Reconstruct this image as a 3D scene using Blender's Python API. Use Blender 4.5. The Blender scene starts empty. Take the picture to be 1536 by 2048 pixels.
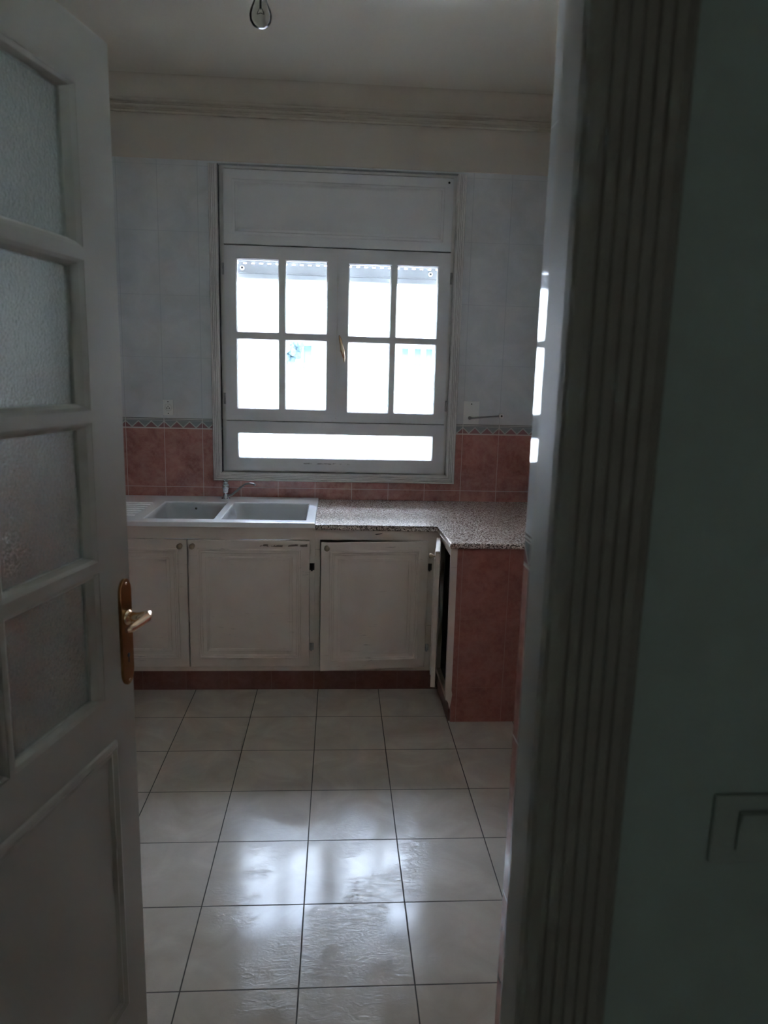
import bpy, bmesh, math, random
from mathutils import Matrix, Vector
random.seed(4)
PI = math.pi
S = bpy.context.scene
COL = S.collection

# ------------------------------------------------------------------ materials
class G:
    """small helper around a material's node tree"""
    def __init__(s, name):
        s.m = bpy.data.materials.new(name); s.m.use_nodes = True
        s.t = s.m.node_tree; s.n = s.t.nodes; s.l = s.t.links
        s.b = s.n['Principled BSDF']; s.out = s.n['Material Output']
    def put(s, sock, v):
        if hasattr(v, 'links') or isinstance(v, bpy.types.NodeSocket): s.l.new(v, sock)
        elif isinstance(v, (tuple, list)) and len(v) == 3 and sock.type == 'RGBA': sock.default_value = (*v, 1)
        else: sock.default_value = v
    def math(s, op, a, b=0.0, c=0.0):
        n = s.n.new('ShaderNodeMath'); n.operation = op
        for i, v in enumerate((a, b, c)): s.put(n.inputs[i], v)
        return n.outputs[0]
    def pos(s):
        n = s.n.new('ShaderNodeNewGeometry'); x = s.n.new('ShaderNodeSeparateXYZ'); s.l.new(n.outputs['Position'], x.inputs[0])
        s.P = n.outputs['Position']; return x.outputs
    def noise(s, scale, detail=4, rough=.5, vec=None, dist=0, dim='3D'):
        n = s.n.new('ShaderNodeTexNoise'); n.inputs['Scale'].default_value = scale; n.inputs['Detail'].default_value = detail
        n.inputs['Roughness'].default_value = rough; n.inputs['Distortion'].default_value = dist
        if vec is None:
            vec = s.n.new('ShaderNodeNewGeometry').outputs['Position']
        s.l.new(vec, n.inputs['Vector']); return n.outputs[0]
    def scaled(s, sc, off=(0, 0, 0)):
        n = s.n.new('ShaderNodeMapping'); n.inputs['Scale'].default_value = sc; n.inputs['Location'].default_value = off
        s.l.new(s.n.new('ShaderNodeNewGeometry').outputs['Position'], n.inputs['Vector']); return n.outputs[0]
    def ramp(s, f, stops, interp='LINEAR'):
        n = s.n.new('ShaderNodeValToRGB'); n.color_ramp.interpolation = interp
        e = n.color_ramp.elements
        while len(e) < len(stops): e.new(.5)
        for k, (p, c) in enumerate(stops):
            e[k].position = p; e[k].color = (c, c, c, 1) if not isinstance(c, tuple) else (*c, 1)
        s.put(n.inputs[0], f); return n.outputs[0]
    def mix(s, f, a, b):
        n = s.n.new('ShaderNodeMix'); n.data_type = 'RGBA'
        s.put(n.inputs[0], f); s.put(n.inputs[6], a); s.put(n.inputs[7], b); return n.outputs[2]
    def bump(s, h, strength=.3, dist=.01, prev=None):
        n = s.n.new('ShaderNodeBump'); n.inputs['Strength'].default_value = strength; n.inputs['Distance'].default_value = dist
        s.put(n.inputs['Height'], h)
        if prev is not None: s.l.new(prev, n.inputs['Normal'])
        return n.outputs[0]
    def set(s, col=None, rough=None, metal=None, normal=None, spec=None, **k):
        if col is not None: s.put(s.b.inputs['Base Color'], col)
        if rough is not None: s.put(s.b.inputs['Roughness'], rough)
        if metal is not None: s.put(s.b.inputs['Metallic'], metal)
        if normal is not None: s.l.new(normal, s.b.inputs['Normal'])
        if spec is not None: s.put(s.b.inputs['Specular IOR Level'], spec)
        for a, v in k.items(): s.put(s.b.inputs[a.replace('_', ' ')], v)
        return s.m

def simple(name, col, rough=.5, metal=0, amt=.06, scale=12, bump=0.0, spec=.5):
    g = G(name); f = g.noise(scale, 5)
    a = tuple(c * (1 - amt) for c in col); b = tuple(min(1, c * (1 + amt)) for c in col)
    nrm = g.bump(g.noise(scale * 9, 3), bump, .002) if bump else None
    return g.set(g.mix(f, a, b), rough, metal, nrm, spec)

def tri(g, v):            # triangle wave 0..1..0 with period 1
    return g.math('MULTIPLY', g.math('ABSOLUTE', g.math('SUBTRACT', g.math('FRACT', v), .5)), 2)

def line(g, v, w):        # 1 where |v - nearest integer| < w (soft)
    d = g.math('ABSOLUTE', g.math('SUBTRACT', g.math('FRACT', g.math('ADD', v, .5)), .5))
    n = g.n.new('ShaderNodeMapRange'); n.interpolation_type = 'SMOOTHSTEP'
    g.put(n.inputs[0], d); n.inputs[1].default_value = w * .6; n.inputs[2].default_value = w * 1.4
    n.inputs[3].default_value = 1; n.inputs[4].default_value = 0
    return n.outputs[0]

def terracotta_nodes(g):
    c = g.ramp(g.noise(14, 6, .6, dist=.6), [(.3, (.23, .088, .070)), (.5, (.33, .135, .108)), (.72, (.43, .20, .165))])
    f = g.noise(55, 5, .65)
    return g.mix(g.ramp(f, [(.42, 0.), (.6, .35)]), c, (.42, .22, .18))

TW, TX0, TH, TZ0 = .2084, -.943, .3245, 1.228     # tile width, joint, course height, top of the red tiles

def tiled_wall(name, axis, off=TX0, plaster_from=2.62):
    g = G(name); x = g.pos(); u = x[axis]; z = x[2]
    us = g.math('DIVIDE', g.math('SUBTRACT', u, off), TW)
    vj = line(g, us, .0085)
    zl = g.math('DIVIDE', g.math('SUBTRACT', z, TZ0 - .0), TH)
    hj_low = line(g, zl, .0055)
    zu = g.math('DIVIDE', g.math('SUBTRACT', z, 1.287), .3265)
    hj_up = line(g, zu, .004)
    red = terracotta_nodes(g)
    jl = g.math('MAXIMUM', vj, hj_low)
    low = g.mix(jl, red, (.46, .31, .27))
    # pale tile with a faint cloudy print
    pale = g.ramp(g.noise(7, 5, .6, dist=.5), [(.35, (.49, .495, .495)), (.6, (.55, .555, .555)), (.75, (.58, .58, .575))])
    ju = g.math('MAXIMUM', vj, hj_up)
    up = g.mix(g.math('MULTIPLY', ju, .75), pale, (.36, .37, .38))
    # border course: two pale bands over a zigzag
    h = g.math('DIVIDE', g.math('SUBTRACT', z, TZ0), 1.287 - TZ0)       # 0..1 over the border
    zig = tri(g, g.math('MULTIPLY', us, 3))
    hz = g.math('DIVIDE', g.math('SUBTRACT', h, .12), .55)
    dl = g.math('ABSOLUTE', g.math('SUBTRACT', hz, zig))
    zline = g.math('LESS_THAN', dl, .13)
    inside = g.math('LESS_THAN', hz, zig)
    fill = g.mix(inside, (.22, .235, .23), (.23, .12, .115))
    fill = g.mix(zline, fill, (.40, .39, .36))
    band = g.math('MULTIPLY', g.math('GREATER_THAN', h, .74), 1.0)
    bl = g.mix(g.math('GREATER_THAN', tri(g, g.math('MULTIPLY', g.math('SUBTRACT', h, .74), 7.6)), .42), (.10, .10, .10), (.52, .51, .46))
    lis = g.mix(band, fill, bl)
    lis = g.mix(g.math('LESS_THAN', h, .10), lis, (.50, .42, .37))
    lis = g.mix(g.math('MULTIPLY', vj, .9), lis, (.50, .47, .43))
    col = g.mix(g.math('GREATER_THAN', z, TZ0), low, lis)
    col = g.mix(g.math('GREATER_THAN', z, 1.287), col, up)
    pl = g.math('GREATER_THAN', z, plaster_from)
    plaster = g.ramp(g.noise(3, 5), [(.3, (.48, .425, .355)), (.7, (.54, .48, .40))])
    col = g.mix(pl, col, plaster)
    isup = g.math('GREATER_THAN', z, 1.287)
    j = g.mix(isup, jl, ju)
    rough = g.math('ADD', g.math('ADD', .045, g.math('MULTIPLY', j, .4)), g.math('MULTIPLY', pl, .55))
    hgt = g.math('SUBTRACT', g.math('MULTIPLY', g.noise(16, 3, .5), .30), j)
    nrm = g.bump(hgt, .16, .0012)
    spec = g.math('SUBTRACT', .55, g.math('MULTIPLY', pl, .4))
    return g.set(col, rough, 0, nrm, spec)

def make_terracotta_panel(name, axis, off, top=.816, dark=1.0):
    g = G(name); x = g.pos()
    vj = line(g, g.math('DIVIDE', g.math('SUBTRACT', x[axis], off), TW), .0085)
    hj = line(g, g.math('DIVIDE', g.math('SUBTRACT', x[2], top), TH), .0035)
    j = g.math('MAXIMUM', vj, g.math('MULTIPLY', hj, .35))
    c = g.mix(j, terracotta_nodes(g), (.40, .24, .20))
    c = g.mix(.22, c, (.30, .09, .045))
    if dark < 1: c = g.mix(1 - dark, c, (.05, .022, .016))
    return g.set(c, .30, 0, g.bump(g.noise(60, 4), .12, .001), .45)

def make_floor():
    g = G('glazed_floor_tile'); x = g.pos(); a = -.00396
    ox, oy = -.075, 1.6078
    dx = g.math('SUBTRACT', x[0], ox); dy = g.math('SUBTRACT', x[1], oy)
    u = g.math('DIVIDE', g.math('ADD', dx, g.math('MULTIPLY', dy, a)), .3)
    v = g.math('DIVIDE', g.math('SUBTRACT', dy, g.math('MULTIPLY', dx, a)), .3)
    j = g.math('MAXIMUM', line(g, u, .0055), line(g, v, .0055))
    cell = g.n.new('ShaderNodeTexWhiteNoise'); cv = g.n.new('ShaderNodeCombineXYZ')
    g.put(cv.inputs[0], g.math('FLOOR', u)); g.put(cv.inputs[1], g.math('FLOOR', v)); g.l.new(cv.outputs[0], cell.inputs['Vector'])
    base = g.ramp(g.noise(5, 6, .55, dist=1.2), [(.3, (.355, .31, .255)), (.55, (.42, .37, .31)), (.75, (.48, .43, .365))])
    base = g.mix(g.math('MULTIPLY', cell.outputs[0], .18), base, (.46, .44, .41))
    col = g.mix(j, base, (.045, .04, .036))
    # patches of rippled relief in the glaze
    patch = g.ramp(g.noise(4.2, 2, .5), [(.44, 0.), (.56, 1.)])
    rip = g.noise(24, 4, .6, vec=g.scaled((1, 2.1, 1)), dist=2.2)
    h = g.math('MULTIPLY', g.math('MULTIPLY', g.math('SUBTRACT', rip, .5), patch), .5)
    h = g.math('ADD', h, g.math('MULTIPLY', g.noise(120, 2), .05))
    h2 = g.math('SUBTRACT', h, g.math('MULTIPLY', j, 1.2))
    nrm = g.bump(h2, .8, .0022)
    rough = g.math('ADD', g.math('ADD', .095, g.math('MULTIPLY', g.noise(9, 4), .07)), g.math('MULTIPLY', j, .5))
    return g.set(col, rough, 0, nrm, .2)

def make_granite():
    g = G('speckled_granite')
    f = g.noise(150, 3, .7)
    c = g.ramp(f, [(.36, (.03, .025, .022)), (.44, (.16, .12, .10)), (.52, (.50, .41, .35)), (.62, (.70, .63, .57))])
    v = g.n.new('ShaderNodeTexVoronoi'); v.inputs['Scale'].default_value = 130
    g.l.new(g.n.new('ShaderNodeNewGeometry').outputs['Position'], v.inputs['Vector'])
    c = g.mix(g.math('MULTIPLY', g.math('LESS_THAN', v.outputs['Distance'], .22), .6), c, (.04, .035, .035))
    return g.set(c, .22, 0, None, .55)

def make_cabinet_paint():
    g = G('aged_cream_paint')
    c = g.ramp(g.noise(6, 5), [(.3, (.65, .555, .48)), (.7, (.71, .62, .54))])
    # worn streaks where the paint has rubbed off, long and thin
    st = g.noise(1.0, 6, .7, vec=g.scaled((9, 9, 130)))
    lo = g.noise(5, 3, .5)
    m = g.math('MULTIPLY', g.ramp(st, [(.63, 0.), (.68, 1.)]), g.ramp(lo, [(.52, 0.), (.60, 1.)]))
    x = g.pos()
    # the long scrape along the top rail of the sink cabinet's right door
    sx = g.math('MULTIPLY', g.math('GREATER_THAN', x[0], -.36), g.math('LESS_THAN', x[0], -.125))
    wob = g.math('MULTIPLY', g.math('SUBTRACT', g.noise(9, 4, .6), .5), .03)
    sz = g.math('LESS_THAN', g.math('ABSOLUTE', g.math('SUBTRACT', g.math('ADD', x[2], wob), .738)), .0045)
    scr = g.math('MULTIPLY', g.math('MULTIPLY', sx, sz), g.math('GREATER_THAN', g.noise(40, 3), .45))
    m = g.math('MAXIMUM', m, scr)
    c = g.mix(g.math('MULTIPLY', m, .8), c, (.12, .08, .06))
    return g.set(c, .42, 0, g.bump(g.noise(45, 3), .08, .001), .4)

def make_clear_glass(name, tint=(1, 1, 1), ior=1.4):
    g = G(name); g.n.remove(g.b)
    tr = g.n.new('ShaderNodeBsdfTransparent'); tr.inputs[0].default_value = (*tint, 1)
    gl = g.n.new('ShaderNodeBsdfGlossy'); gl.inputs['Roughness'].default_value = .02
    fr = g.n.new('ShaderNodeFresnel'); fr.inputs[0].default_value = ior
    mx = g.n.new('ShaderNodeMixShader'); g.l.new(fr.outputs[0], mx.inputs[0]); g.l.new(tr.outputs[0], mx.inputs[1]); g.l.new(gl.outputs[0], mx.inputs[2])
    g.l.new(mx.outputs[0], g.out.inputs[0]); return g.m

def make_frosted():
    g = G('hammered_frosted_glass')
    v = g.n.new('ShaderNodeTexVoronoi'); v.inputs['Scale'].default_value = 260; v.feature = 'SMOOTH_F1'
    g.l.new(g.n.new('ShaderNodeNewGeometry').outputs['Position'], v.inputs['Vector'])
    h = g.math('ADD', v.outputs['Distance'], g.noise(260, 2))
    nrm = g.bump(h, .55, .002)
    return g.set((.66, .72, .69), .27, 0, nrm, .5, Transmission_Weight=.82, IOR=1.35)

M = {}
M['floor'] = make_floor()
M['band'] = simple('beige_wall_plaster', (.50, .445, .375), .8, amt=.05, scale=2.5, bump=.05, spec=.2)
M['cornice'] = simple('beige_cornice_paint', (.50, .44, .355), .8, amt=.05, scale=3, bump=.05, spec=.2)  # a little darker and browner than the ceiling plaster
M['wall_x'] = tiled_wall('tiled_wall_facing_door', 0)
M['wall_y'] = tiled_wall('tiled_side_wall', 1, .115)
M['panel_red'] = make_terracotta_panel('terracotta_tile', 0, .565)
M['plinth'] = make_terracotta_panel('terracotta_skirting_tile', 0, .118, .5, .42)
M['granite'] = make_granite()
M['cab'] = make_cabinet_paint()
M['plaster'] = simple('cream_plaster', (.58, .53, .44), .8, amt=.05, scale=2.5, bump=.05, spec=.2)
M['win'] = simple('white_window_paint', (.60, .59, .585), .38, amt=.04, scale=8, bump=.05, spec=.4)
def scuffed():
    g = G('scuffed_white_window_paint'); x = g.pos()
    c = g.ramp(g.noise(8, 5), [(.3, (.58, .57, .565)), (.7, (.62, .61, .605))])
    mx = g.math('MULTIPLY', g.math('GREATER_THAN', x[0], -.175), g.math('LESS_THAN', x[0], .085))
    wob = g.math('MULTIPLY', g.math('SUBTRACT', g.noise(30, 3), .5), .012)
    mz = g.math('LESS_THAN', g.math('ABSOLUTE', g.math('SUBTRACT', g.math('ADD', x[2], wob), 1.046)), .0042)
    m = g.math('MULTIPLY', g.math('MULTIPLY', mx, mz), g.ramp(g.noise(22, 4), [(.44, 0.), (.52, .75)]))
    return g.set(g.mix(m, c, (.20, .18, .17)), .38, 0, None, .4)
M['scuffed'] = scuffed()
M['winfr'] = simple('cream_casing_paint', (.60, .575, .54), .42, amt=.05, scale=8, bump=.05, spec=.4)
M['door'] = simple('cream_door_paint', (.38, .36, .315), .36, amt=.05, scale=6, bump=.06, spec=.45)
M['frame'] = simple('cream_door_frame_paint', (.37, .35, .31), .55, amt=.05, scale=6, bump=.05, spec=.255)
M['hall'] = simple('pale_green_hall_paint', (.46, .54, .50), .75, amt=.05, scale=3, bump=.05, spec=.25)
M['enamel'] = simple('white_enamel', (.86, .87, .88), .15, amt=.02, scale=5, spec=.6)
M['chrome'] = simple('chrome', (.70, .73, .75), .18, 1, amt=.05)
M['steel'] = simple('dull_steel', (.42, .41, .40), .38, 1, amt=.15)
M['dark'] = simple('blackened_metal', (.05, .045, .04), .5, .6, amt=.2)
M['brass'] = simple('worn_brass', (.42, .24, .10), .30, 1, amt=.15, scale=30)
M['brassl'] = simple('polished_brass', (.80, .60, .42), .16, 1, amt=.08, scale=30)
M['bronze'] = simple('tarnished_brass_knob', (.34, .27, .19), .34, 1, amt=.25, scale=60)
M['plastic'] = simple('ivory_plastic', (.62, .61, .57), .35, amt=.03)
M['hplastic'] = simple('white_switch_plastic', (.46, .52, .48), .35, amt=.03)
M['hole'] = simple('black_recess', (.012, .011, .010), .8)
M['pvc'] = simple('grey_shutter_plastic', (.17, .176, .178), .5, amt=.04)
M['void'] = simple('bare_cabinet_interior', (.14, .12, .10), .85, amt=.15)
M['glass'] = make_clear_glass('clear_window_glass', (.96, .98, .98))
M['bulbglass'] = make_clear_glass('clear_bulb_glass', (.80, .80, .77), 1.22)
M['frost'] = make_frosted()
M['facade'] = simple('white_render', (.80, .81, .82), .9, amt=.04, scale=.4)
M['facwin'] = simple('dark_window_glazing', (.030, .046, .060), .8, amt=.2, scale=2, spec=.04)
M['tree'] = simple('dark_leaves', (.030, .046, .052), .9, amt=.5, scale=5, spec=.04)
M['street'] = simple('pale_paving', (.55, .55, .53), .9, scale=.5)

# ------------------------------------------------------------------ geometry
I = Matrix.Identity(4)
def basis(o, u, v, w):
    m = Matrix.Identity(4)
    for i, a in enumerate((u, v, w)):
        for r in range(3): m[r][i] = a[r]
    for r in range(3): m[r][3] = o[r]
    return m

class MB:
    def __init__(s, mat=I): s.bm = bmesh.new(); s.M = mat
    def v(s, p): return s.bm.verts.new(s.M @ Vector(p))
    def box(s, a, b, bev=0.0):
        x0, y0, z0 = [min(p, q) for p, q in zip(a, b)]; x1, y1, z1 = [max(p, q) for p, q in zip(a, b)]
        P = [(x0, y0, z0), (x1, y0, z0), (x1, y1, z0), (x0, y1, z0), (x0, y0, z1), (x1, y0, z1), (x1, y1, z1), (x0, y1, z1)]
        V = [s.v(p) for p in P]
        F = [s.bm.faces.new([V[i] for i in f]) for f in ((0, 3, 2, 1), (4, 5, 6, 7), (0, 1, 5, 4), (1, 2, 6, 5), (2, 3, 7, 6), (3, 0, 4, 7))]
        if bev:
            es = list({e for f in F for e in f.edges})
            bmesh.ops.bevel(s.bm, geom=es, offset=bev, segments=2, affect='EDGES', profile=.6)
        return s
    def prism(s, poly, w0, w1, bev=0.0, plane='uv'):
        """extrude a 2D polygon (u,v) between w0 and w1"""
        f3 = {'uv': lambda p, w: (p[0], p[1], w), 'uw': lambda p, w: (p[0], w, p[1]), 'vw': lambda p, w: (w, p[0], p[1])}[plane]
        A = [s.v(f3(p, w0)) for p in poly]; B = [s.v(f3(p, w1)) for p in poly]; n = len(poly); F = []
        F.append(s.bm.faces.new(A[::-1])); F.append(s.bm.faces.new(B))
        for i in range(n): F.append(s.bm.faces.new((A[i], A[(i + 1) % n], B[(i + 1) % n], B[i])))
        bmesh.ops.recalc_face_normals(s.bm, faces=F)
        if bev: bmesh.ops.bevel(s.bm, geom=list({e for f in F for e in f.edges}), offset=bev, segments=2, affect='EDGES', profile=.6)
        return s
    def ring(s, u0, u1, v0, v1, prof, sides='lrtb'):
        """sweep a closed profile [(inset, w)...] around a rectangle with mitred corners; inset grows inwards"""
        cs = []
        for d, w in prof: t = v1 - (d if 't' in sides else 0); cs.append([(u0 + d, v0 + d, w), (u1 - d, v0 + d, w), (u1 - d, t, w), (u0 + d, t, w)])
        V = [[s.v(p) for p in c] for c in cs]; n = len(prof); F = []
        seg = {'b': 0, 'r': 1, 't': 2, 'l': 3}
        for k in sides:
            i = seg[k]
            for j in range(n):
                a, b = V[j], V[(j + 1) % n]
                F.append(s.bm.faces.new((a[i], a[(i + 1) % 4], b[(i + 1) % 4], b[i])))
        if len(sides) < 4:
            for q, (p, nx) in enumerate((('l', 'b'), ('b', 'r'), ('r', 't'), ('t', 'l'))):
                if (p in sides) != (nx in sides): F.append(s.bm.faces.new([V[j][q] for j in range(n)]))
        bmesh.ops.recalc_face_normals(s.bm, faces=F)
        return s
    def plate_holes(s, us, vs, holes, w0, w1):
        """slab on a grid us x vs with cells in holes left open"""
        nu, nv = len(us) - 1, len(vs) - 1
        V = {}
        def g(i, j, k):
            if (i, j, k) not in V: V[(i, j, k)] = s.v((us[i], vs[j], (w0, w1)[k]))
            return V[(i, j, k)]
        F = []
        solid = lambda i, j: 0 <= i < nu and 0 <= j < nv and (i, j) not in holes
        for i in range(nu):
            for j in range(nv):
                if not solid(i, j): continue
                F.append(s.bm.faces.new((g(i, j, 1), g(i + 1, j, 1), g(i + 1, j + 1, 1), g(i, j + 1, 1))))
                F.append(s.bm.faces.new((g(i, j, 0), g(i, j + 1, 0), g(i + 1, j + 1, 0), g(i + 1, j, 0))))
                for di, dj, e in ((-1, 0, ((0, 0), (0, 1))), (1, 0, ((1, 1), (1, 0))), (0, -1, ((1, 0), (0, 0))), (0, 1, ((0, 1), (1, 1)))):
                    if not solid(i + di, j + dj):
                        (a, b), (c, d) = e
                        F.append(s.bm.faces.new((g(i + a, j + b, 0), g(i + a, j + b, 1), g(i + c, j + d, 1), g(i + c, j + d, 0))))
        bmesh.ops.recalc_face_normals(s.bm, faces=F)
        return s
    def tube(s, pts, r, n=12, cap=True, flat=1.0):
        pts = [Vector(p) for p in pts]; R = r if isinstance(r, (list, tuple)) else [r] * len(pts)
        rings = []; up = None
        for i, p in enumerate(pts):
            d = (pts[min(i + 1, len(pts) - 1)] - pts[max(i - 1, 0)]).normalized()
            if up is None:
                up = Vector((0, 0, 1)) if abs(d.z) < .9 else Vector((1, 0, 0))
            a = d.cross(up).normalized(); b = a.cross(d).normalized(); up = b
            rings.append([s.v(p + R[i] * (math.cos(t) * a + math.sin(t) * b * flat)) for t in [2 * PI * k / n for k in range(n)]])
        for i in range(len(rings) - 1):
            for k in range(n):
                f = s.bm.faces.new((rings[i][k], rings[i][(k + 1) % n], rings[i + 1][(k + 1) % n], rings[i + 1][k])); f.smooth = True
        if cap:
            s.bm.faces.new(rings[0][::-1]); s.bm.faces.new(rings[-1])
        return s
    def lathe(s, prof, n=24, o=(0, 0, 0), ax=(0, 0, 1)):
        """prof [(r, h)] spun round axis ax at o"""
        ax = Vector(ax).normalized(); t = Vector((1, 0, 0)) if abs(ax.x) < .9 else Vector((0, 1, 0))
        a = ax.cross(t).normalized(); b = ax.cross(a); o = Vector(o); rings = []
        for r, h in prof:
            if r < 1e-6: rings.append([s.v(o + ax * h)])
            else: rings.append([s.v(o + ax * h + r * (math.cos(q) * a + math.sin(q) * b)) for q in [2 * PI * k / n for k in range(n)]])
        F = []
        for A, B in zip(rings, rings[1:]):
            for k in range(n):
                k2 = (k + 1) % n
                if len(A) == 1 and len(B) == 1: continue
                if len(A) == 1: vs = (A[0], B[k2], B[k])
                elif len(B) == 1: vs = (A[k], A[k2], B[0])
                else: vs = (A[k], A[k2], B[k2], B[k])
                f = s.bm.faces.new(vs); f.smooth = True; F.append(f)
        for R_ in (rings[0], rings[-1]):
            if len(R_) > 1: F.append(s.bm.faces.new(R_))
        bmesh.ops.recalc_face_normals(s.bm, faces=F)
        return s

def origin_of(o):
    return WORLD[o.name] if o is not None else Matrix.Identity(4)
WORLD = {}
def empty(name, loc, rz=0.0):
    o = bpy.data.objects.new(name, None); COL.objects.link(o); o.empty_display_size = .05
    o.location = loc; o.rotation_euler = (0, 0, rz)
    WORLD[o.name] = Matrix.Translation(loc) @ Matrix.Rotation(rz, 4, 'Z'); return o
def obj(name, mb, mat, parent=None, loc=None):
    me = bpy.data.meshes.new(name); mb.bm.to_mesh(me); mb.bm.free()
    o = bpy.data.objects.new(name, me); COL.objects.link(o)
    me.materials.append(M[mat] if isinstance(mat, str) else mat)
    if parent is not None:
        me.transform(WORLD[parent.name].inverted()); o.parent = parent; WORLD[o.name] = WORLD[parent.name]
    else:
        W = Matrix.Translation(loc) if loc else Matrix.Identity(4)
        me.transform(W.inverted()); o.matrix_world = W; o.location = W.to_translation(); WORLD[o.name] = W
    me.update(); return o
def tag(o, label=None, cat=None, group=None, kind=None):
    for k, v in (('label', label), ('category', cat), ('group', group), ('kind', kind)):
        if v: o[k] = v
    return o
def struct(o, label, cat): return tag(o, label, cat, kind='structure')

WY = 4.099                                            # the window wall's face
BW = basis((0, WY, 0), (1, 0, 0), (0, 0, 1), (0, -1, 0))   # u = X, v = Z, w = out of the wall
XL, XR = -1.45, 1.19
CZ = 2.99

# ------------------------------------------------------------------ room shell
struct(obj('floor', MB().box((-2.0, -2.2, -.12), (2.0, 4.45, 0)), 'floor'), 'cream glazed square floor tiles with dark joints and a shiny rippled glaze', 'floor')
struct(obj('ceiling', MB().box((-2.0, -2.2, CZ), (2.0, 4.45, CZ + .12)), 'plaster'), 'cream painted plaster ceiling over the kitchen', 'ceiling')
OL, OR_, OB, OT = -.630, .640, .985, 2.612            # window opening
b = MB(BW).plate_holes([XL - .12, OL, OR_, XR + .12], [0, OB, OT, CZ], {(1, 1)}, -.26, 0)
struct(obj('wall_back', b, 'wall_x'), 'kitchen window wall with red tiles below a zigzag border and pale tiles above', 'wall')
struct(obj('trim_1', MB(BW).box((XL, 2.622, 0), (XR, CZ, .004)), 'band'), 'plain cream plaster band above the pale tiles on the window wall', 'wall band')
struct(obj('wall_left', MB().box((XL - .12, .72, 0), (XL, WY, CZ)), 'wall_y'), 'tiled kitchen side wall hidden behind the open glazed door', 'wall')
struct(obj('wall_right', MB().box((XR, 1.22, 0), (XR + .12, WY, CZ)), 'wall_y'), 'tiled far kitchen side wall beside the granite return', 'wall')
EX, EY = .335, 1.222
struct(obj('wall_right_near', MB().box((EX, .711, 0), (XR + .12, EY, CZ)), 'wall_y'), 'short glossy tiled wall beside the doorway, mirroring the window', 'wall')
# partition between hall and kitchen with the door opening
HP = basis((0, .711, 0), (1, 0, 0), (0, 0, 1), (0, -1, 0))
b = MB(HP).plate_holes([-1.7, -.70, .222, 1.7], [0, 2.15, CZ], {(1, 0)}, 0, .058)
struct(obj('wall_hall', b, 'hall'), 'dark green-grey hall wall right of the doorway, with the light switch', 'wall')
struct(obj('wall_hall_left', MB().box((-1.7, -2.0, 0), (-1.58, .653, CZ)), 'hall'), 'hall side wall left of the doorway, out of the picture', 'wall')
struct(obj('wall_hall_right', MB().box((1.58, -2.0, 0), (1.7, .653, CZ)), 'hall'), 'hall side wall right of the doorway, out of the picture', 'wall')
b = MB(basis((0, -2.0, 0), (1, 0, 0), (0, 0, 1), (0, -1, 0))).plate_holes([-1.7, -.2, .5, 1.7], [0, 1.2, 2.1, CZ], set(), 0, .12)
struct(obj('wall_hall_back', b, 'hall'), 'hall wall behind the viewer out of the picture', 'wall')

# cornice: cove plus ribs, swept round the kitchen
def cove(name, p0, p1, nrm, label):
    p0, p1, nrm = Vector(p0), Vector(p1), Vector(nrm)
    prof = [(0, 2.835), (.012, 2.835), (.016, 2.842), (.012, 2.850), (.006, 2.852), (.006, 2.858), (.018, 2.862), (.022, 2.869), (.018, 2.876), (.010, 2.878), (.010, 2.884), (.026, 2.887), (.031, 2.893), (.030, 2.900)]
    for k in range(1, 13):
        t = k / 12 * PI / 2
        prof.append((.030 + .062 * (1 - math.cos(t)), 2.900 + (CZ - 2.9005) * math.sin(t)))
    prof += [(0, CZ - .0005)]
    mb = MB(); A = [mb.v(p0 + nrm * d + Vector((0, 0, z))) for d, z in prof]; B = [mb.v(p1 + nrm * d + Vector((0, 0, z))) for d, z in prof]
    n = len(prof); F = [mb.bm.faces.new(A), mb.bm.faces.new(B[::-1])]
    for i in range(n): F.append(mb.bm.faces.new((A[i], A[(i + 1) % n], B[(i + 1) % n], B[i])))
    bmesh.ops.recalc_face_normals(mb.bm, faces=F)
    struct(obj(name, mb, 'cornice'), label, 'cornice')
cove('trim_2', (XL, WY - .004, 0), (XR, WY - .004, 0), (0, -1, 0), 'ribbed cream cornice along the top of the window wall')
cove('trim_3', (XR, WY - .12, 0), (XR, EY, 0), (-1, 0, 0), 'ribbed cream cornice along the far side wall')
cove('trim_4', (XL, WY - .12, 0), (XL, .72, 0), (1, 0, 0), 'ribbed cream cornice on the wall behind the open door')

# ------------------------------------------------------------------ window
win = struct(empty('window_1', (0, WY, OB)), 'white wooden kitchen window with two four-pane sashes and a fixed low pane', 'window')
CL, CR, CB, CT = -.677, .684, .944, 2.606
prof = [(0, -.004), (0, .014), (.004, .020), (.010, .020), (.012, .015), (.015, .020), (.020, .020), (.022, .015), (.025, .020), (.030, .020), (.032, .015), (.035, .020), (.043, .020), (.047, .012), (.047, -.10), (.040, -.10), (.040, -.004)]
obj('casing', MB(BW).ring(CL, CR, CB, CT, prof, 'lrb'), 'winfr', win)
# frame behind the casing, and the head above the panel
obj('window_frame', MB(BW).plate_holes([OL + .002, OL + .027, OR_ - .022, OR_ - .002], [OB + .002, OB + .012, 2.598, OT - .002], {(1, 1)}, -.11, -.030), 'winfr', win)
b = MB(BW)
b.box((OL + .0275, 2.180, -.100), (OR_ - .0225, 2.597, -.0425))
b.box((OL + .030, 1.262, -.075), (OR_ - .026, 1.300, -.0425)); b.box((-.020, 1.301, -.075), (.026, 2.179, -.0425))
b.box((OL + .0275, OB + .0125, -.075), (OR_ - .0225, 1.020, -.0425))
for x0, x1 in ((OL + .0275, -.575), (.588, OR_ - .0225)): b.box((x0, 1.0205, -.075), (x1, 2.179, -.0425))
obj('rebate', b, 'winfr', win)
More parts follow.
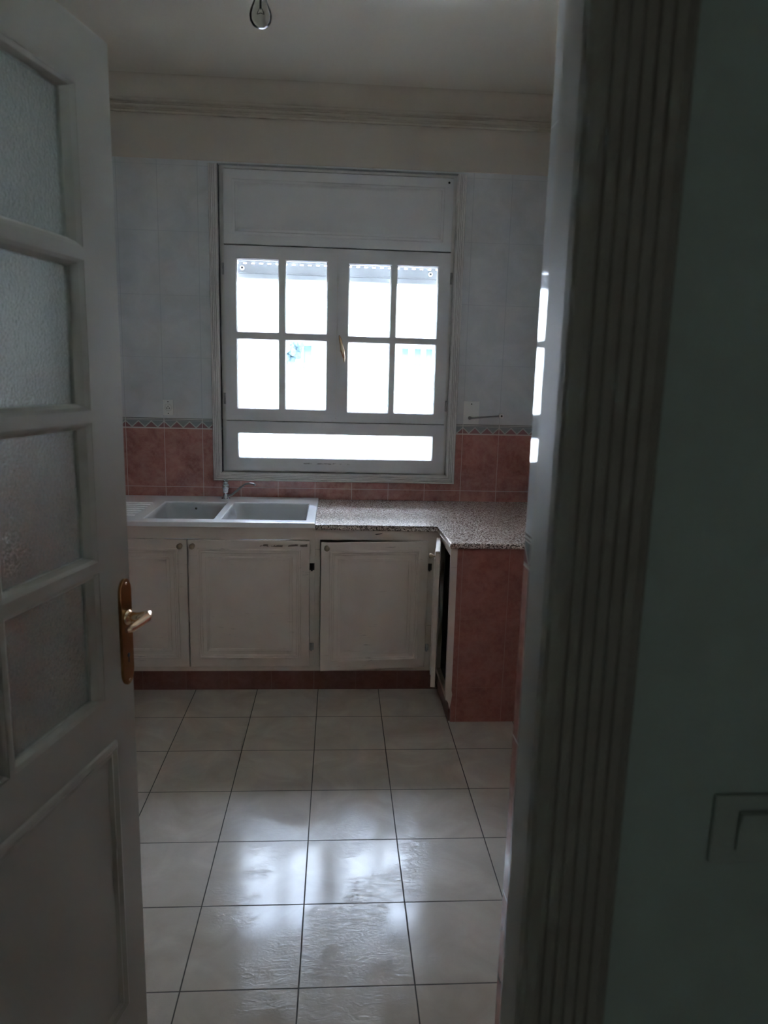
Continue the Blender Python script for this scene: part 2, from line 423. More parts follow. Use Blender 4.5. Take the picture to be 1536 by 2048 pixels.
# top panel: raised field in a shallow frame
b = MB(BW).box((-.606, 2.214, -.035), (.618, 2.588, -.004), .004)
b.ring(-.606, .618, 2.214, 2.588, [(.045, -.006), (.052, .000), (.062, .002), (.066, -.001), (.078, .003), (.078, -.006)])
b.box((-.528, 2.292, -.006), (.540, 2.510, .003))
tp = obj('top_panel', b, 'win', win)
obj('screw', MB(BW).lathe([(.0, .001), (.006, .001), (.005, .0035), (0, .004)], 12, (.592, 2.566, -.005), (0, 0, 1)), 'hole', tp)

def sash(name, u0, u1, v0, v1, cols, rows, front=0.0, thick=.042, mat='win'):
    us = [u0]; vs = [v0]
    for a, c in cols: us += [a, c]
    us.append(u1)
    for a, c in rows: vs += [a, c]
    vs.append(v1)
    holes = {(1 + 2 * i, 1 + 2 * j) for i in range(len(cols)) for j in range(len(rows))}
    us2 = list(us); vs2 = list(vs)
    for i in range(len(cols)): us2[1 + 2 * i] -= .008; us2[2 + 2 * i] += .008
    for j in range(len(rows)): vs2[1 + 2 * j] -= .008; vs2[2 + 2 * j] += .008
    b = MB(BW).plate_holes(us2, vs2, holes, front - thick, front)
    for a, c in cols:
        for d, e in rows:
            b.ring(a - .0085, c + .0085, d - .0085, e + .0085, [(0, front - .030), (0, front - .003), (.003, front - .002), (.0085, front - .014), (.0085, front - .030)])
    s_ = obj(name, b, mat, win)
    g = MB(BW)
    for a, c in cols:
        for d, e in rows: g.box((a - .004, d - .004, front - .024), (c + .004, e + .004, front - .020))
    obj('glass_pane', g, 'glass', s_)
    return s_
ROWS = [(1.351, 1.719), (1.764, 2.137)]
sl = sash('sash', -.603, .001, 1.283, 2.207, [(-.536, -.317), (-.274, -.056)], ROWS)
sr = sash('sash', .005, .616, 1.283, 2.207, [(.069, .291), (.330, .549)], [(1.342, 1.716), (1.757, 2.131)])
lo = sash('lower_sash', -.603, .617, 1.001, 1.278, [(-.535, .550)], [(1.078, 1.207)], mat='scuffed')
def hinge(z, x, par):
    h = MB(BW).lathe([(0, -.03), (.006, -.03), (.006, -.002), (.0045, -.001), (.0045, .001), (.006, .002), (.006, .03), (0, .03)], 12, (x, z, .004), (0, 1, 0))
    return obj('hinge', h, 'steel', par)
for z in (2.085, 1.40): hinge(z, -.6085, sl)
for z in (2.075, 1.385): hinge(z, .622, sr)
# espagnolette handle, slightly turned
hb = MB(BW).lathe([(0, -.001), (.013, -.001), (.013, .005), (.007, .008), (.006, .022), (0, .022)], 16, (.034, 1.675, 0), (0, 0, 1))
hb.tube([(.016, 1.755, .020), (.021, 1.735, .026), (.032, 1.685, .031), (.042, 1.640, .029), (.046, 1.612, .022)], [.003, .0075, .0105, .0075, .003], 12, True, .55)
obj('handle', hb, 'brassl', sr)

# roller shutter with light slots, behind the glass
rs = tag(empty('roller_shutter', (0, 4.22, 2.05)), 'grey roller shutter let down a little behind the top window panes, with light slots', 'roller shutter')
b = MB(basis((0, 4.22, 0), (1, 0, 0), (0, 0, 1), (0, -1, 0)))
slots = []; x = -.605
while x < .60: slots += [x, x + .018]; x += .0445
us = [OL + .003] + slots + [OR_ - .003]
b.plate_holes(us, [2.088, 2.131, 2.137, 2.142], {(i, 1) for i in range(1, len(us) - 1, 2)}, -.005, .004)
obj('slat', b, 'pvc', rs)
for z in (2.143, 2.193, 2.243):
    b = MB(basis((0, 4.22, 0), (1, 0, 0), (0, 0, 1), (0, -1, 0)))
    b.prism([(z, -.004), (z, .003), (z + .02, .006), (z + .040, .003), (z + .048, -.002), (z + .02, -.004)], OL + .003, OR_ - .003, plane='vw')
    obj('slat', b, 'pvc', rs)
b = MB(basis((0, 4.22, 0), (1, 0, 0), (0, 0, 1), (0, -1, 0)))
b.prism([(2.050, -.008), (2.050, .007), (2.056, .010), (2.078, .010), (2.081, .006), (2.087, .006), (2.087, -.008)], OL + .003, OR_ - .003, plane='vw')
bar = obj('bottom_bar', b, 'pvc', rs)
for x in (-.521, .521):
    s_ = obj('stopper', MB(basis((0, 4.22, 0), (1, 0, 0), (0, 0, 1), (0, -1, 0))).lathe([(0, .004), (.0125, .004), (.0125, .012), (.009, .016), (0, .016)], 16, (x, 2.108, 0), (0, 0, 1)), 'plastic', rs)
    obj('screw', MB(basis((0, 4.22, 0), (1, 0, 0), (0, 0, 1), (0, -1, 0))).lathe([(0, .0155), (.006, .0155), (.006, .018), (0, .018)], 12, (x, 2.108, 0), (0, 0, 1)), 'dark', s_)
for i, x0 in enumerate((OL + .001, OR_ - .026)):
    struct(obj('trim_%d' % (5 + i), MB(BW).box((x0, OB + .002, -.17), (x0 + .025, OT - .002, -.112)), 'pvc'), 'grey shutter guide rail in the %s reveal of the window' % ('left', 'right')[i], 'guide rail')

# ------------------------------------------------------------------ outside
NB = empty('apartment_building', (0, 26, -6)); tag(NB, 'white building across the street, washed out by glare behind the window glass', 'building')
FB = basis((0, 26, 0), (1, 0, 0), (0, 0, 1), (0, -1, 0))
wx = [(-9.5, -8.3), (-5.2, -4.0), (-1.14, -.84), (2.3, 2.55), (2.75, 3.0), (3.15, 3.4), (6.0, 7.2)]
us = [-13]
for a, c in wx: us += [a, c]
us.append(13)
holes = {(1 + 2 * i, 1) for i in range(7)} | {(1, 3), (3, 3), (13, 3)}
b = MB(FB).plate_holes(us, [-6, 1.87, 2.49, 2.9, 4.1, 5.0], holes, -.25, 0); b.box((-13, -6, -6), (13, 5.0, -.25))
obj('wall', b, 'facade', NB)
for i, (a, c) in enumerate(wx):
    fr = obj('window', MB(FB).box((a - .0, 1.87, -.24), (c + .0, 2.49, -.12)), 'facwin', NB)
b = MB(FB); b.box((-13.2, 5.0, -6.2), (13.2, 5.2, .3)); obj('roof', b, 'facade', NB)
b = MB(); rnd = random.Random(3)
for k in range(60):
    p = Vector((rnd.gauss(0, .16), rnd.gauss(0, .2), rnd.gauss(0, .16)))
    bmesh.ops.create_icosphere(b.bm, subdivisions=1, radius=.12 + rnd.random() * .05, matrix=Matrix.Translation(Vector((-1.40, 24.6, 2.30)) + p))
tr = empty('tree', (-1.40, 24.6, -6)); tag(tr, 'small pale tree outside the left window sash, washed out by glare', 'tree')
obj('crown', b, 'tree', tr)
obj('trunk', MB().tube([(-1.40, 24.6, -6), (-1.38, 24.6, -2), (-1.41, 24.6, 2.2)], [.12, .09, .05], 8), 'facade', tr)
struct(obj('street', MB().box((-30, 4.6, -6.3), (30, 40, -6)), 'street'), 'bright paving far below the kitchen window', 'street')

# ------------------------------------------------------------------ base cabinets
FY = 3.400                                            # face frame plane
FC = basis((0, FY, 0), (1, 0, 0), (0, 0, 1), (0, -1, 0))
def cab_door(name, u0, u1, v0, v1, parent, Mx, knob_u, hinge_u, knob_v=None):
    """panel door in its own frame, front at w = .018"""
    b = MB(Mx).box((u0, v0, 0), (u1, v1, .016), .003)
    b.ring(u0, u1, v0, v1, [(.040, .014), (.043, .021), (.050, .022), (.054, .018), (.060, .019), (.066, .014)])
    b.ring(u0, u1, v0, v1, [(.078, .014), (.082, .018), (.095, .0175), (.098, .014)])
    d = obj(name, b, 'cab', parent)
    kv = knob_v or v1 - .028
    kb = MB(Mx).lathe([(0, .012), (.007, .012), (.006, .024), (.011, .030), (.0135, .037), (.012, .043), (.006, .047), (0, .048)], 18, (knob_u, kv, 0), (0, 0, 1))
    kb.lathe([(0, .014), (.012, .014), (.011, .0175), (0, .0175)], 18, (knob_u, kv, 0), (0, 0, 1))
    obj('knob', kb, 'bronze', d)
    for z in (v1 - .13, v0 + .10):
        h = MB(Mx).lathe([(0, -.019), (.0045, -.019), (.0045, .019), (0, .019)], 10, (hinge_u, z, .010), (0, 1, 0))
        h.box((hinge_u - .012, z - .017, .000), (hinge_u + .012, z + .017, .0035))
        obj('hinge', h, 'dark' if z > .5 else 'steel', d)
    return d
sc = tag(empty('sink_cabinet', (-.77, 3.7, 0)), 'cream cabinet with two worn panel doors under the white double sink', 'cabinet')
b = MB(FC).plate_holes([XL + .002, -1.262, -.685, -.112, -.089], [.100, .124, .766, .822], {(1, 1), (2, 1)}, -.02, 0)
for x in (XL + .003, -.107): b.box((x, .102, -.66), (x + .016, .80, -.02))
b.box((XL + .003, .102, -.66), (-.091, .118, -.02)); b.box((XL + .003, .102, -.672), (-.091, .80, -.66))
obj('carcass', b, 'cab', sc)
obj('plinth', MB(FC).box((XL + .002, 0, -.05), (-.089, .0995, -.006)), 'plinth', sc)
cab_door('door', -1.258, -.692, .128, .763, sc, FC, -.722, -1.268)
cab_door('door', -.686, -.114, .128, .763, sc, FC, -.664, -.103)
bc = tag(empty('base_cabinet', (.2, 3.7, 0)), 'cream cabinet with one panel door slightly ajar under the granite worktop', 'cabinet')
b = MB(FC).plate_holes([-.088, -.064, .456, .516], [.100, .124, .766, .814], {(1, 1)}, -.02, 0)
for x in (-.086, .499): b.box((x, .102, -.66), (x + .016, .80, -.02))
b.box((-.086, .102, -.66), (.515, .118, -.02)); b.box((-.086, .102, -.672), (.515, .80, -.66))
obj('carcass', b, 'cab', bc)
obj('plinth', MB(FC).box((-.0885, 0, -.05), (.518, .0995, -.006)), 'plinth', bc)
hx = .459; aj = math.radians(-5.2)
HM = Matrix.Translation((hx, FY, 0)) @ Matrix.Rotation(-aj, 4, 'Z') @ Matrix.Translation((-hx, -FY, 0)) @ FC
cab_door('door', -.062, .457, .124, .766, bc, HM, -.036, .466, .742)
obj('paint_chip', MB(FC).prism([(.196, .797), (.222, .800), (.236, .803), (.228, .797), (.205, .793)], 0, .0006), 'dark', bc)

# side cabinet with tiled end
sd = tag(empty('corner_cabinet', (.85, 3.5, 0)), 'cream side cabinet with a red tiled end panel and its narrow door left ajar', 'cabinet')
SX = .517
SF = basis((SX, 0, 0), (0, -1, 0), (0, 0, 1), (-1, 0, 0))      # u = -Y, v = Z, w = towards the left
b = MB(SF).plate_holes([-3.398, -3.372, -3.092, -3.052], [.104, .128, .770, .815], {(1, 1)}, -.020, 0)
obj('face_frame', b, 'cab', sd)
# chipped plywood edge in front of the end
b = MB(basis((0, 3.052, 0), (1, 0, 0), (0, 0, 1), (0, -1, 0)))
b.prism([(.511, .815), (.540, .815), (.541, .45), (.541, .155), (.545, .135), (.541, .100), (.534, .062), (.530, .090), (.519, .110), (.513, .150)], -.010, .006)
obj('end_stile', b, 'cab', sd)
obj('end_panel', MB().box((.5405, 3.050, 0), (XR - .002, 3.070, .814)), 'panel_red', sd)
b = MB(); b.box((.538, 3.072, .104), (XR - .002, 3.392, .120)); b.box((XR - .02, 3.072, .12), (XR - .004, 3.392, .80)); b.box((.54, 3.38, .12), (XR - .02, 3.392, .80))
obj('carcass', b, 'void', sd)
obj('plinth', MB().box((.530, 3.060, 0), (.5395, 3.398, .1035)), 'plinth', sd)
hy = 3.368; an = math.radians(9.0)
DM = Matrix.Translation((SX - .004, hy, 0)) @ Matrix.Rotation(-an, 4, 'Z') @ Matrix.Translation((-SX + .004, -hy, 0)) @ SF
b = MB(DM).box((-3.366, .150, .003), (-3.085, .790, .024), .003)
b.ring(-3.366, -3.085, .150, .790, [(.040, .021), (.043, .028), (.050, .029), (.054, .024), (.060, .025), (.066, .021)])
dd = obj('door', b, 'cab', sd)
obj('knob', MB(DM).lathe([(0, .020), (.006, .020), (.0055, .032), (.010, .037), (.0125, .044), (.011, .050), (0, .054)], 18, (-3.11, .762, 0), (0, 0, 1)), 'bronze', dd)
obj('hinge', MB(SF).lathe([(0, -.019), (.0045, -.019), (.0045, .019), (0, .019)], 10, (-3.374, .27, .006), (0, 1, 0)), 'steel', dd)

# granite worktop, L shaped with a rounded nose
zt, zb = .842, .816
poly = [(-.088, 3.385), (.503, 3.385), (.503, 3.028), (XR - .001, 3.028), (XR - .001, WY - .001), (-.088, WY - .001)]
b = MB(); A = [b.v((x, y, zb)) for x, y in poly]; B = [b.v((x, y, zt)) for x, y in poly]; n = 6
F = [b.bm.faces.new(A[::-1]), b.bm.faces.new(B)]
for i in range(n): F.append(b.bm.faces.new((A[i], A[(i + 1) % n], B[(i + 1) % n], B[i])))
ed = []
for i in (0, 1, 2):
    for R_ in (A, B):
        ed.append(b.bm.edges.get((R_[i], R_[(i + 1) % n])))
bmesh.ops.bevel(b.bm, geom=ed, offset=.009, segments=4, affect='EDGES', profile=.5)
tag(obj('worktop', b, 'granite'), 'L-shaped speckled granite worktop running from the sink into the corner', 'worktop')

# ------------------------------------------------------------------ sink
def loop(x0, x1, y0, y1, r, z, n=6):
    pts = []
    for cx, cy, a0 in ((x1 - r, y1 - r, 0), (x0 + r, y1 - r, PI / 2), (x0 + r, y0 + r, PI), (x1 - r, y0 + r, 1.5 * PI)):
        for k in range(n + 1):
            a = a0 + k / n * PI / 2; pts.append((cx + r * math.cos(a), cy + r * math.sin(a), z))
    return pts
sink = tag(empty('kitchen_sink', (-.70, 3.7, .85)), 'white double-bowl sink set into the cabinet beside the granite worktop', 'sink')
zr = .853; b = MB()
SX0, SX1, SY0, SY1 = XL + .004, -.089, 3.372, 4.090
bowls = [(-.900, -.575, 3.452, 3.905), (-.538, -.135, 3.432, 3.905)]
b.plate_holes([SX0, bowls[0][0], bowls[0][1], bowls[1][0], bowls[1][1], SX1], [SY0, 3.44, 3.905, SY1], {(1, 1), (3, 1)}, zr - .012, zr)
b.box((SX0, SY0, .829), (SX1, SY0 + .012, zr - .0115)); b.box((SX1 - .012, SY0 + .0125, .829), (SX1, SY1, zr - .0125))
F = [f for f in b.bm.faces]
ed = [e for e in b.bm.edges if len(e.link_faces) == 2 and abs(e.verts[0].co.z - zr) < 1e-5 and abs(e.verts[1].co.z - zr) < 1e-5 and abs(e.link_faces[0].normal.dot(e.link_faces[1].normal)) < .5]
for f in b.bm.faces: f.normal_update()
ed = [e for e in b.bm.edges if len(e.link_faces) == 2 and abs(e.verts[0].co.z - zr) < 1e-5 and abs(e.verts[1].co.z - zr) < 1e-5 and abs(e.link_faces[0].normal.dot(e.link_faces[1].normal)) < .5]
bmesh.ops.bevel(b.bm, geom=ed, offset=.005, segments=3, affect='EDGES', profile=.5)
rim = obj('rim', b, 'enamel', sink)
for (x0, x1, y0, y1) in bowls:
    y0 = 3.44; mb = MB(); rings = []
    for ins, z, r in ((-.004, zr - .002, .004), (.000, zr - .008, .03), (.006, zr - .03, .045), (.020, zr - .08, .055), (.034, zr - .105, .06), (.06, zr - .117, .07), (.10, zr - .120, .06)):
        rings.append([mb.v(p) for p in loop(x0 + ins, x1 - ins, y0 + ins, y1 - ins, max(r, .004), z)])
    for Ra, Rb in zip(rings, rings[1:]):
        k = len(Ra)
        for i in range(k):
            f = mb.bm.faces.new((Ra[i], Ra[(i + 1) % k], Rb[(i + 1) % k], Rb[i])); f.smooth = True
    mb.bm.faces.new(rings[-1]).smooth = True
    bmesh.ops.solidify(mb.bm, geom=list(mb.bm.faces), thickness=.004)
    bo = obj('bowl', mb, 'enamel', sink)
    cx, cy = (x0 + x1) / 2, (y0 + y1) / 2
    obj('drain', MB().lathe([(0, 0), (.036, 0), (.040, .003), (.032, .002), (.02, -.001), (0, -.001)], 20, (cx, cy, zr - .1185)), 'chrome', bo)
    if x0 < -.8: obj('overflow_slot', MB().lathe([(0, 0), (.006, 0), (.006, .004), (0, .004)], 14, (x0 + .16 if x0 < -.8 else x0 + .2, y1 - .0085, zr - .035), (0, -1, 0)), 'hole', bo)
# ribbed draining board pressed in on the left
b = MB()
for k in range(7): b.tube([(-1.36, 3.50 + k * .058, zr + .001), (-.955, 3.50 + k * .058, zr + .001)], .004, 8)
obj('draining_ribs', b, 'enamel', sink)

tap = tag(empty('kitchen_tap', (-.597, 4.0, zr)), 'chrome mixer tap with a thin raised spout behind the sink', 'tap')
obj('body', MB().lathe([(0, 0), (.024, 0), (.024, .006), (.016, .010), (.0155, .055), (.019, .060), (.019, .078), (.013, .085), (0, .086)], 22, (-.597, 4.0, zr)), 'chrome', tap)
b = MB().lathe([(0, .084), (.010, .084), (.014, .093), (.014, .104), (.009, .110), (0, .111)], 18, (-.597, 4.0, zr)); b.tube([(-.597, 4.0, zr + .100), (-.597, 3.975, zr + .108), (-.597, 3.955, zr + .112)], [.006, .005, .004], 10)
obj('lever', b, 'chrome', tap)
pts = [(-.585, 3.985, zr + .022), (-.560, 3.965, zr + .030), (-.530, 3.94, zr + .056), (-.500, 3.91, zr + .084), (-.475, 3.885, zr + .103), (-.450, 3.865, zr + .110), (-.430, 3.85, zr + .110), (-.424, 3.846, zr + .107), (-.422, 3.845, zr + .101)]
obj('spout', MB().tube(pts, [.0065, .006, .0055, .0052, .0050, .0050, .0052, .0062, .0062], 12), 'steel', tap)

# ------------------------------------------------------------------ wall fittings
so = tag(empty('power_socket', (-.917, WY, 1.343)), 'small ivory wall socket just above the zigzag border, left of the window', 'socket')
pl = obj('plate', MB(BW).box((-.945, 1.301, -.002), (-.889, 1.386, .007), .003), 'plastic', so)
rg = obj('round_insert', MB(BW).lathe([(.0, .006), (.021, .006), (.021, .012), (.019, .013), (.0175, .009), (0, .009)], 24, (-.917, 1.342, 0), (0, 0, 1)), 'plastic', so)
b = MB(BW)
for u, v in ((-.9235, 1.340), (-.9105, 1.340)): b.lathe([(0, .0085), (.0030, .0085), (.0030, .0095), (0, .0095)], 10, (u, v, 0), (0, 0, 1))
b.lathe([(0, .0085), (.0026, .0085), (.0026, .0095), (0, .0095)], 10, (-.917, 1.350, 0), (0, 0, 1))
obj('pin_holes', b, 'hole', rg)
for v in (1.375, 1.311):
    obj('screw', MB(BW).lathe([(0, .006), (.003, .006), (.003, .0078), (0, .0078)], 10, (-.917, v, 0), (0, 0, 1)), 'dark', so)

bp = tag(empty('blank_plate', (.767, WY, 1.35)), 'flat blank cover plate on the pale tiles right of the window', 'cover plate')
obj('plate', MB(BW).box((.723, 1.287, -.002), (.812, 1.416, .005), .001), 'plastic', bp)
obj('screw', MB(BW).lathe([(0, .002), (.0035, .002), (.0035, .0042), (0, .0042)], 10, (.767, 1.400, .002), (0, 0, 1)), 'hole', bp)
gp = tag(empty('metal_rod', (.76, WY, 1.32)), 'thin dark metal rod with a round white end, over the blank plate', 'rod')
obj('rod', MB(BW).tube([(.760, 1.322, .002), (.760, 1.322, .024), (.768, 1.323, .030), (.925, 1.338, .034)], .0045, 10), 'steel', gp)
obj('collar', MB(BW).lathe([(0, .0032), (.0105, .0032), (.0105, .006), (.006, .009), (0, .009)], 18, (.760, 1.322, 0), (0, 0, 1)), 'steel', gp)
e = obj('end_cap', MB(BW).lathe([(0, .022), (.0125, .022), (.014, .027), (.014, .041), (.012, .044), (.0055, .044), (.0055, .040), (0, .040)], 18, (.934, 1.338, 0), (0, 0, 1)), 'plastic', gp)
obj('hole', MB(BW).lathe([(0, .0395), (.0053, .0395), (.0053, .0415), (0, .0415)], 12, (.934, 1.338, 0), (0, 0, 1)), 'hole', e)

# bare bulb
lb = tag(empty('light_bulb', (-.201, 2.05, 2.40)), 'bare clear glass light bulb hanging unlit from the kitchen ceiling', 'light bulb')
gb = obj('glass', MB().lathe([(0, 0), (.010, .0012), (.020, .0065), (.0265, .016), (.0285, .028), (.0265, .040), (.021, .053), (.0155, .066), (.0135, .074)], 28, (-.201, 2.05, 2.404)), 'bulbglass', lb)
b = MB().tube([(-.201, 2.05, 2.470), (-.201, 2.05, 2.448)], .003, 8); b.tube([(-.204, 2.05, 2.45), (-.210, 2.05, 2.436)], .0008, 6); b.tube([(-.198, 2.05, 2.45), (-.192, 2.05, 2.436)], .0008, 6); b.tube([(-.210, 2.05, 2.436), (-.201, 2.052, 2.440), (-.192, 2.05, 2.436)], .0008, 6)
obj('filament', b, 'dark', lb)
obj('screw_base', MB().lathe([(.0125, 0), (.0135, .003), (.0125, .006), (.0135, .009), (.0125, .012), (.0125, .018), (0, .018)], 20, (-.201, 2.05, 2.474)), 'steel', lb)
obj('lamp_holder', MB().lathe([(.0165, 0), (.020, .003), (.020, .035), (.016, .045), (.007, .052), (0, .052)], 20, (-.201, 2.05, 2.477)), 'dark', lb)
obj('cable', MB().tube([(-.201, 2.05, 2.525), (-.200, 2.05, 2.75), (-.201, 2.05, CZ)], .0035, 8), 'plastic', lb)
obj('ceiling_rose', MB().lathe([(0, -.018), (.02, -.018), (.035, -.006), (.036, 0), (0, 0)], 24, (-.201, 2.05, CZ)), 'plastic', lb)

# ------------------------------------------------------------------ glazed door, open into the kitchen
TH_ = math.radians(13.29); DD = Vector((math.sin(TH_), math.cos(TH_), 0)); NN = Vector((math.cos(TH_), -math.sin(TH_), 0))
WD = .775; FREE = Vector((-.404, 1.42, 0)); HG = FREE - DD * WD
DMt = basis(HG, DD, (0, 0, 1), NN)                     # u from the hinge, v up, w towards the viewer's side
door = struct(empty('door_1', HG, 0), 'cream wooden door with frosted panes and brass handle, open on the left', 'door')
def U(s): return WD - s
tops = [1.990 - .274 * k for k in range(4)]
rows = sorted((t - .229, t) for t in tops)
cols = sorted([(U(.352), U(.132)), (U(.645), U(.392))])
us = [0]; vs = [.012]
for a, c in cols: us += [a - .026, c + .026]
us.append(WD)
us[2] = (us[2] + us[3]) / 2 - .006; us[3] = us[2] + .012
for a, c in rows: vs += [a - .012, c + .012]
vs.append(2.103)
holes = {(1 + 2 * i, 1 + 2 * j) for i in range(2) for j in range(4)}
b = MB(DMt).plate_holes(us, vs, holes, -.038, 0)
for i, (a, c) in enumerate(cols):
    for d, e in rows:
        a2, c2 = us[1 + 2 * i], us[2 + 2 * i]
        for sgn, f in ((1, 0.0), (-1, -.038)):
            # mitred bead between leaf face and glass; side and top insets differ, so build by corners
            P0 = [(a2 - .001, d - .013), (c2 + .001, d - .013), (c2 + .001, e + .013), (a2 - .001, e + .013)]
            P1 = [(a2 + (a - a2) * .45, d - .006), (c2 + (c - c2) * .45, d - .006), (c2 + (c - c2) * .45, e + .006), (a2 + (a - a2) * .45, e + .006)]
            P2 = [(a, d), (c, d), (c, e), (a, e)]
            lev = [(P0, f - sgn * .0005), (P1, f - sgn * .004), (P2, f - sgn * .013), (P2, -.019), (P0, -.019)]
            V = [[b.v((p[0], p[1], w)) for p in P] for P, w in lev]; FF = []
            for j in range(5):
                A_, B_ = V[j], V[(j + 1) % 5]
                for k in range(4): FF.append(b.bm.faces.new((A_[k], A_[(k + 1) % 4], B_[(k + 1) % 4], B_[k])))
            bmesh.ops.recalc_face_normals(b.bm, faces=FF)
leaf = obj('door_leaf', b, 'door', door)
for a, c in cols:
    for d, e in rows:
        obj('glass_pane', MB(DMt).box((a - .004, d - .004, -.0215), (c + .004, e + .004, -.0165)), 'frost', leaf)
b = MB(DMt)
for w0, sg in ((0, 1), (-.038, -1)):
    b.ring(U(.665), U(.078), .232, .836, [(0, w0 - sg * .002), (.002, w0 + sg * .006), (.010, w0 + sg * .009), (.018, w0 + sg * .004), (.024, w0 + sg * .0055), (.032, w0 - sg * .002)])
obj('lower_panel_moulding', b, 'door', leaf)
# lever handles both sides
def oval(s0, s1, v0, v1, n=10):
    pts = []; r = (s1 - s0) / 2; cx = (s0 + s1) / 2
    for k in range(n + 1): a = PI * k / n; pts.append((cx + r * math.cos(a), v1 - r * 1.4 + r * 1.4 * math.sin(a)))
    for k in range(n + 1): a = PI + PI * k / n; pts.append((cx + r * math.cos(a), v0 + r * 1.4 + r * 1.4 * math.sin(a)))
    return pts
for sg, w0 in ((1, 0.0), (-1, -.038)):
    h = obj('handle_plate', MB(DMt).prism(oval(U(.046), U(.004), .928, 1.147), w0, w0 + sg * .006, .0015), 'brass', door)
    f = lambda s, v, w: (U(s), v, w0 + sg * w)
    b = MB(DMt).tube([f(.025, 1.070, .004), f(.025, 1.071, .030), f(.023, 1.073, .040), f(.022, 1.075, .048), f(.034, 1.074, .052), f(.055, 1.071, .050), f(.078, 1.068, .045), f(.090, 1.066, .040)], [.0105, .0095, .0095, .0100, .0095, .0085, .008, .005], 14)
    b.lathe([(0, .004), (.016, .004), (.015, .010), (.011, .013), (0, .013)], 18, (U(.025), 1.068, w0) , (0, 0, sg))
    obj('lever', b, 'brassl', h)
    k = MB(DMt).lathe([(0, .0055), (.0045, .0055), (.0045, .0068), (0, .0068)], 12, (U(.025), .990, w0), (0, 0, sg)); k.box((U(.0265), .975, w0 + sg * .0055), (U(.0235), .989, w0 + sg * .0068))
    obj('keyhole', k, 'hole', h)
    for v in (1.137, .938):
        obj('screw', MB(DMt).lathe([(0, .0055), (.003, .0055), (.003, .0072), (0, .0072)], 10, (U(.025), v, w0), (0, 0, sg)), 'brassl', h)
for z in (.25, 1.05, 1.85):
    obj('hinge', MB(DMt).lathe([(0, -.05), (.007, -.05), (.007, .05), (0, .05)], 12, (-.007, z, -.034), (0, 1, 0)), 'brass', door)

# door frame with fluted architraves on the hall side
def architrave(name, x_in, sgn, label):
    """fluted board on the hall face; sgn = direction away from the opening"""
    pf = [(0, 0), (0, .010), (.004, .014)]
    x = .010
    while x < .080:
        pf += [(x, .015), (x + .0055, .015), (x + .0075, .0105), (x + .0105, .0105)]; x += .0125
    pf += [(.088, .0155), (.092, .012), (.095, .0)]
    mb = MB()
    poly = [(x_in + sgn * a, .6528 - d) for a, d in pf]
    A = [mb.v((p[0], p[1], 0)) for p in poly]; B = [mb.v((p[0], p[1], 2.20)) for p in poly]; n = len(poly)
    FF = [mb.bm.faces.new(A), mb.bm.faces.new(B[::-1])]
    for i in range(n): FF.append(mb.bm.faces.new((A[i], A[(i + 1) % n], B[(i + 1) % n], B[i])))
    bmesh.ops.recalc_face_normals(mb.bm, faces=FF)
    return struct(obj(name, mb, 'frame'), label, 'door casing')
JX = .2005
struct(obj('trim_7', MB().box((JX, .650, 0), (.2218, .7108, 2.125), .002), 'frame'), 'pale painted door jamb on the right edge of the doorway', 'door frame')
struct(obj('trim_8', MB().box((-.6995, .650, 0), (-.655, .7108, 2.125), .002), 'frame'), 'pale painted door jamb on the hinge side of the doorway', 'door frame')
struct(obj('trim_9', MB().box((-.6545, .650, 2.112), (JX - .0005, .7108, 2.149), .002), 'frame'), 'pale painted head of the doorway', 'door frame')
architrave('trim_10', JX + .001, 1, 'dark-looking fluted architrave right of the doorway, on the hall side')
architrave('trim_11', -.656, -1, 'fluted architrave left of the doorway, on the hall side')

sw = tag(empty('light_switch', (.43, .653, 1.10)), 'blurred pale light switch on the dark hall wall', 'light switch')
HW = basis((0, .6525, 0), (1, 0, 0), (0, 0, 1), (0, -1, 0))
obj('plate', MB(HW).box((.392, 1.060, 0), (.472, 1.138, .006), .003), 'hplastic', sw)
b = MB(HW).prism([(1.078, .008), (1.078, .0105), (1.100, .011), (1.122, .015), (1.122, .008)], .417, .449, .0008, 'vw')
obj('rocker', b, 'hplastic', sw)

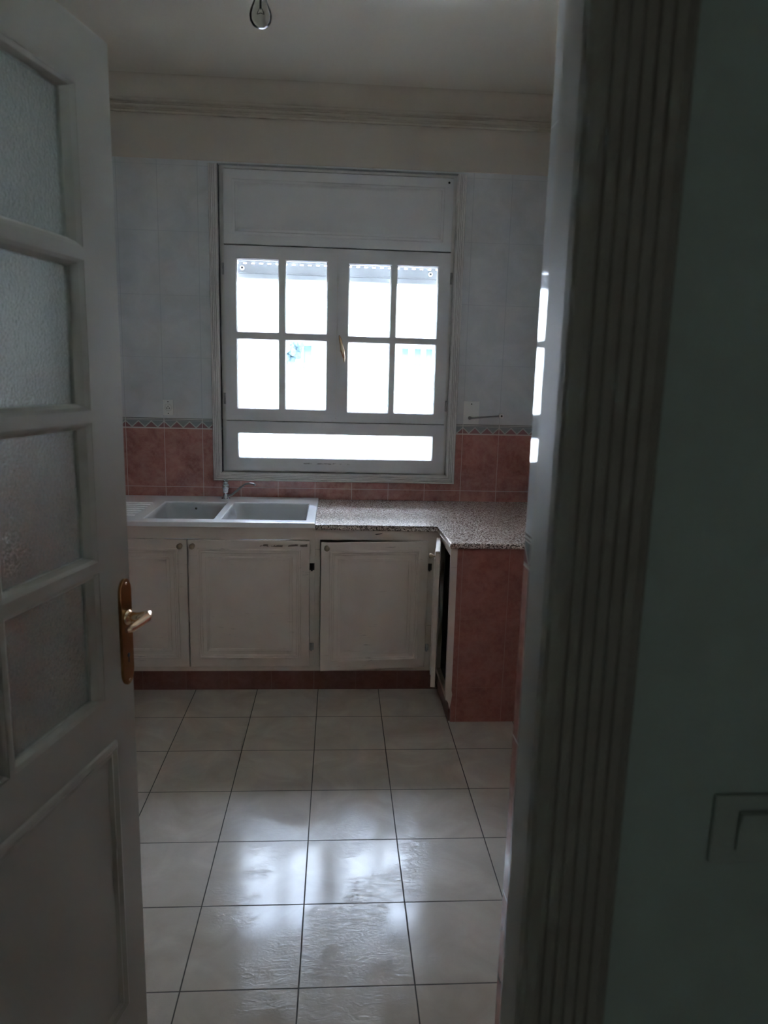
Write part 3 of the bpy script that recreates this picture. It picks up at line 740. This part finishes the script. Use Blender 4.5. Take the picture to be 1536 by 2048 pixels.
# ------------------------------------------------------------------ light
w = bpy.data.worlds.new('sky'); S.world = w; w.use_nodes = True
nt = w.node_tree; bg = nt.nodes['Background']
tc = nt.nodes.new('ShaderNodeTexCoord'); sp = nt.nodes.new('ShaderNodeSeparateXYZ'); nt.links.new(tc.outputs['Generated'], sp.inputs[0])
rp = nt.nodes.new('ShaderNodeValToRGB'); nt.links.new(sp.outputs[2], rp.inputs[0])
e = rp.color_ramp.elements
e[0].color = (.17, .175, .18, 1); e[1].position = 1.0; e[1].color = (.80, 1.0, 1.35, 1)
for p_, c_ in ((.28, (.15, .155, .17)), (.45, (.17, .19, .22)), (.58, (.30, .34, .41)), (.68, (.64, .77, 1.04)), (.77, (1.75, 2.2, 3.0)), (.88, (2.1, 2.65, 3.7))):
    q_ = e.new(p_); q_.color = (*c_, 1)
nt.links.new(rp.outputs[0], bg.inputs[0]); bg.inputs[1].default_value = 17.0
sun = bpy.data.lights.new('sun', 'SUN'); sun.energy = 12; sun.angle = .02; sun.color = (1, .88, .74)
so_ = bpy.data.objects.new('sun', sun); COL.objects.link(so_)
so_.rotation_euler = Vector((.2, .55, -1.0)).to_track_quat('-Z', 'Y').to_euler(); so_.location = (0, -6, 12)

# weak fill lamp added to lift the dark hall
hl = bpy.data.lights.new('hall_fill', 'AREA'); hl.shape = 'RECTANGLE'; hl.size = .7; hl.size_y = 1.1; hl.energy = .42; hl.color = (.92, .97, .95)
ho = bpy.data.objects.new('hall_fill', hl); COL.objects.link(ho); ho.location = (.15, -1.98, 1.6); ho.rotation_euler = (PI / 2, 0, 0)
# ------------------------------------------------------------------ camera
cam = bpy.data.cameras.new('camera'); co = bpy.data.objects.new('camera', cam); COL.objects.link(co); S.camera = co
cam.sensor_fit = 'VERTICAL'; cam.sensor_height = 36; cam.lens = 1450.6 * 36 / 2048; cam.clip_start = .02
r0 = Vector((0.99755207, -0.06512262, 0.02547368)); u0 = Vector((-0.01286154, 0.18720281, 0.98223708)); f0 = Vector((0.0687346, 0.98016027, -0.18590697))
mw = Matrix.Identity(4)
for i, a in enumerate((r0, u0, -f0)):
    for r in range(3): mw[r][i] = a[r]
mw[2][3] = 1.55034
co.matrix_world = mw
cam.dof.use_dof = True; cam.dof.focus_distance = 3.4; cam.dof.aperture_fstop = 5.5

S.view_settings.view_transform = 'Standard'; S.view_settings.look = 'None'; S.view_settings.gamma = 1
S.view_settings.use_curve_mapping = False
S.view_settings.exposure = 2.15
S.cycles.use_denoising = True
S.cycles.max_bounces = 14; S.cycles.diffuse_bounces = 8; S.cycles.glossy_bounces = 6; S.cycles.transmission_bounces = 8; S.cycles.transparent_max_bounces = 12
S.cycles.sample_clamp_indirect = 8
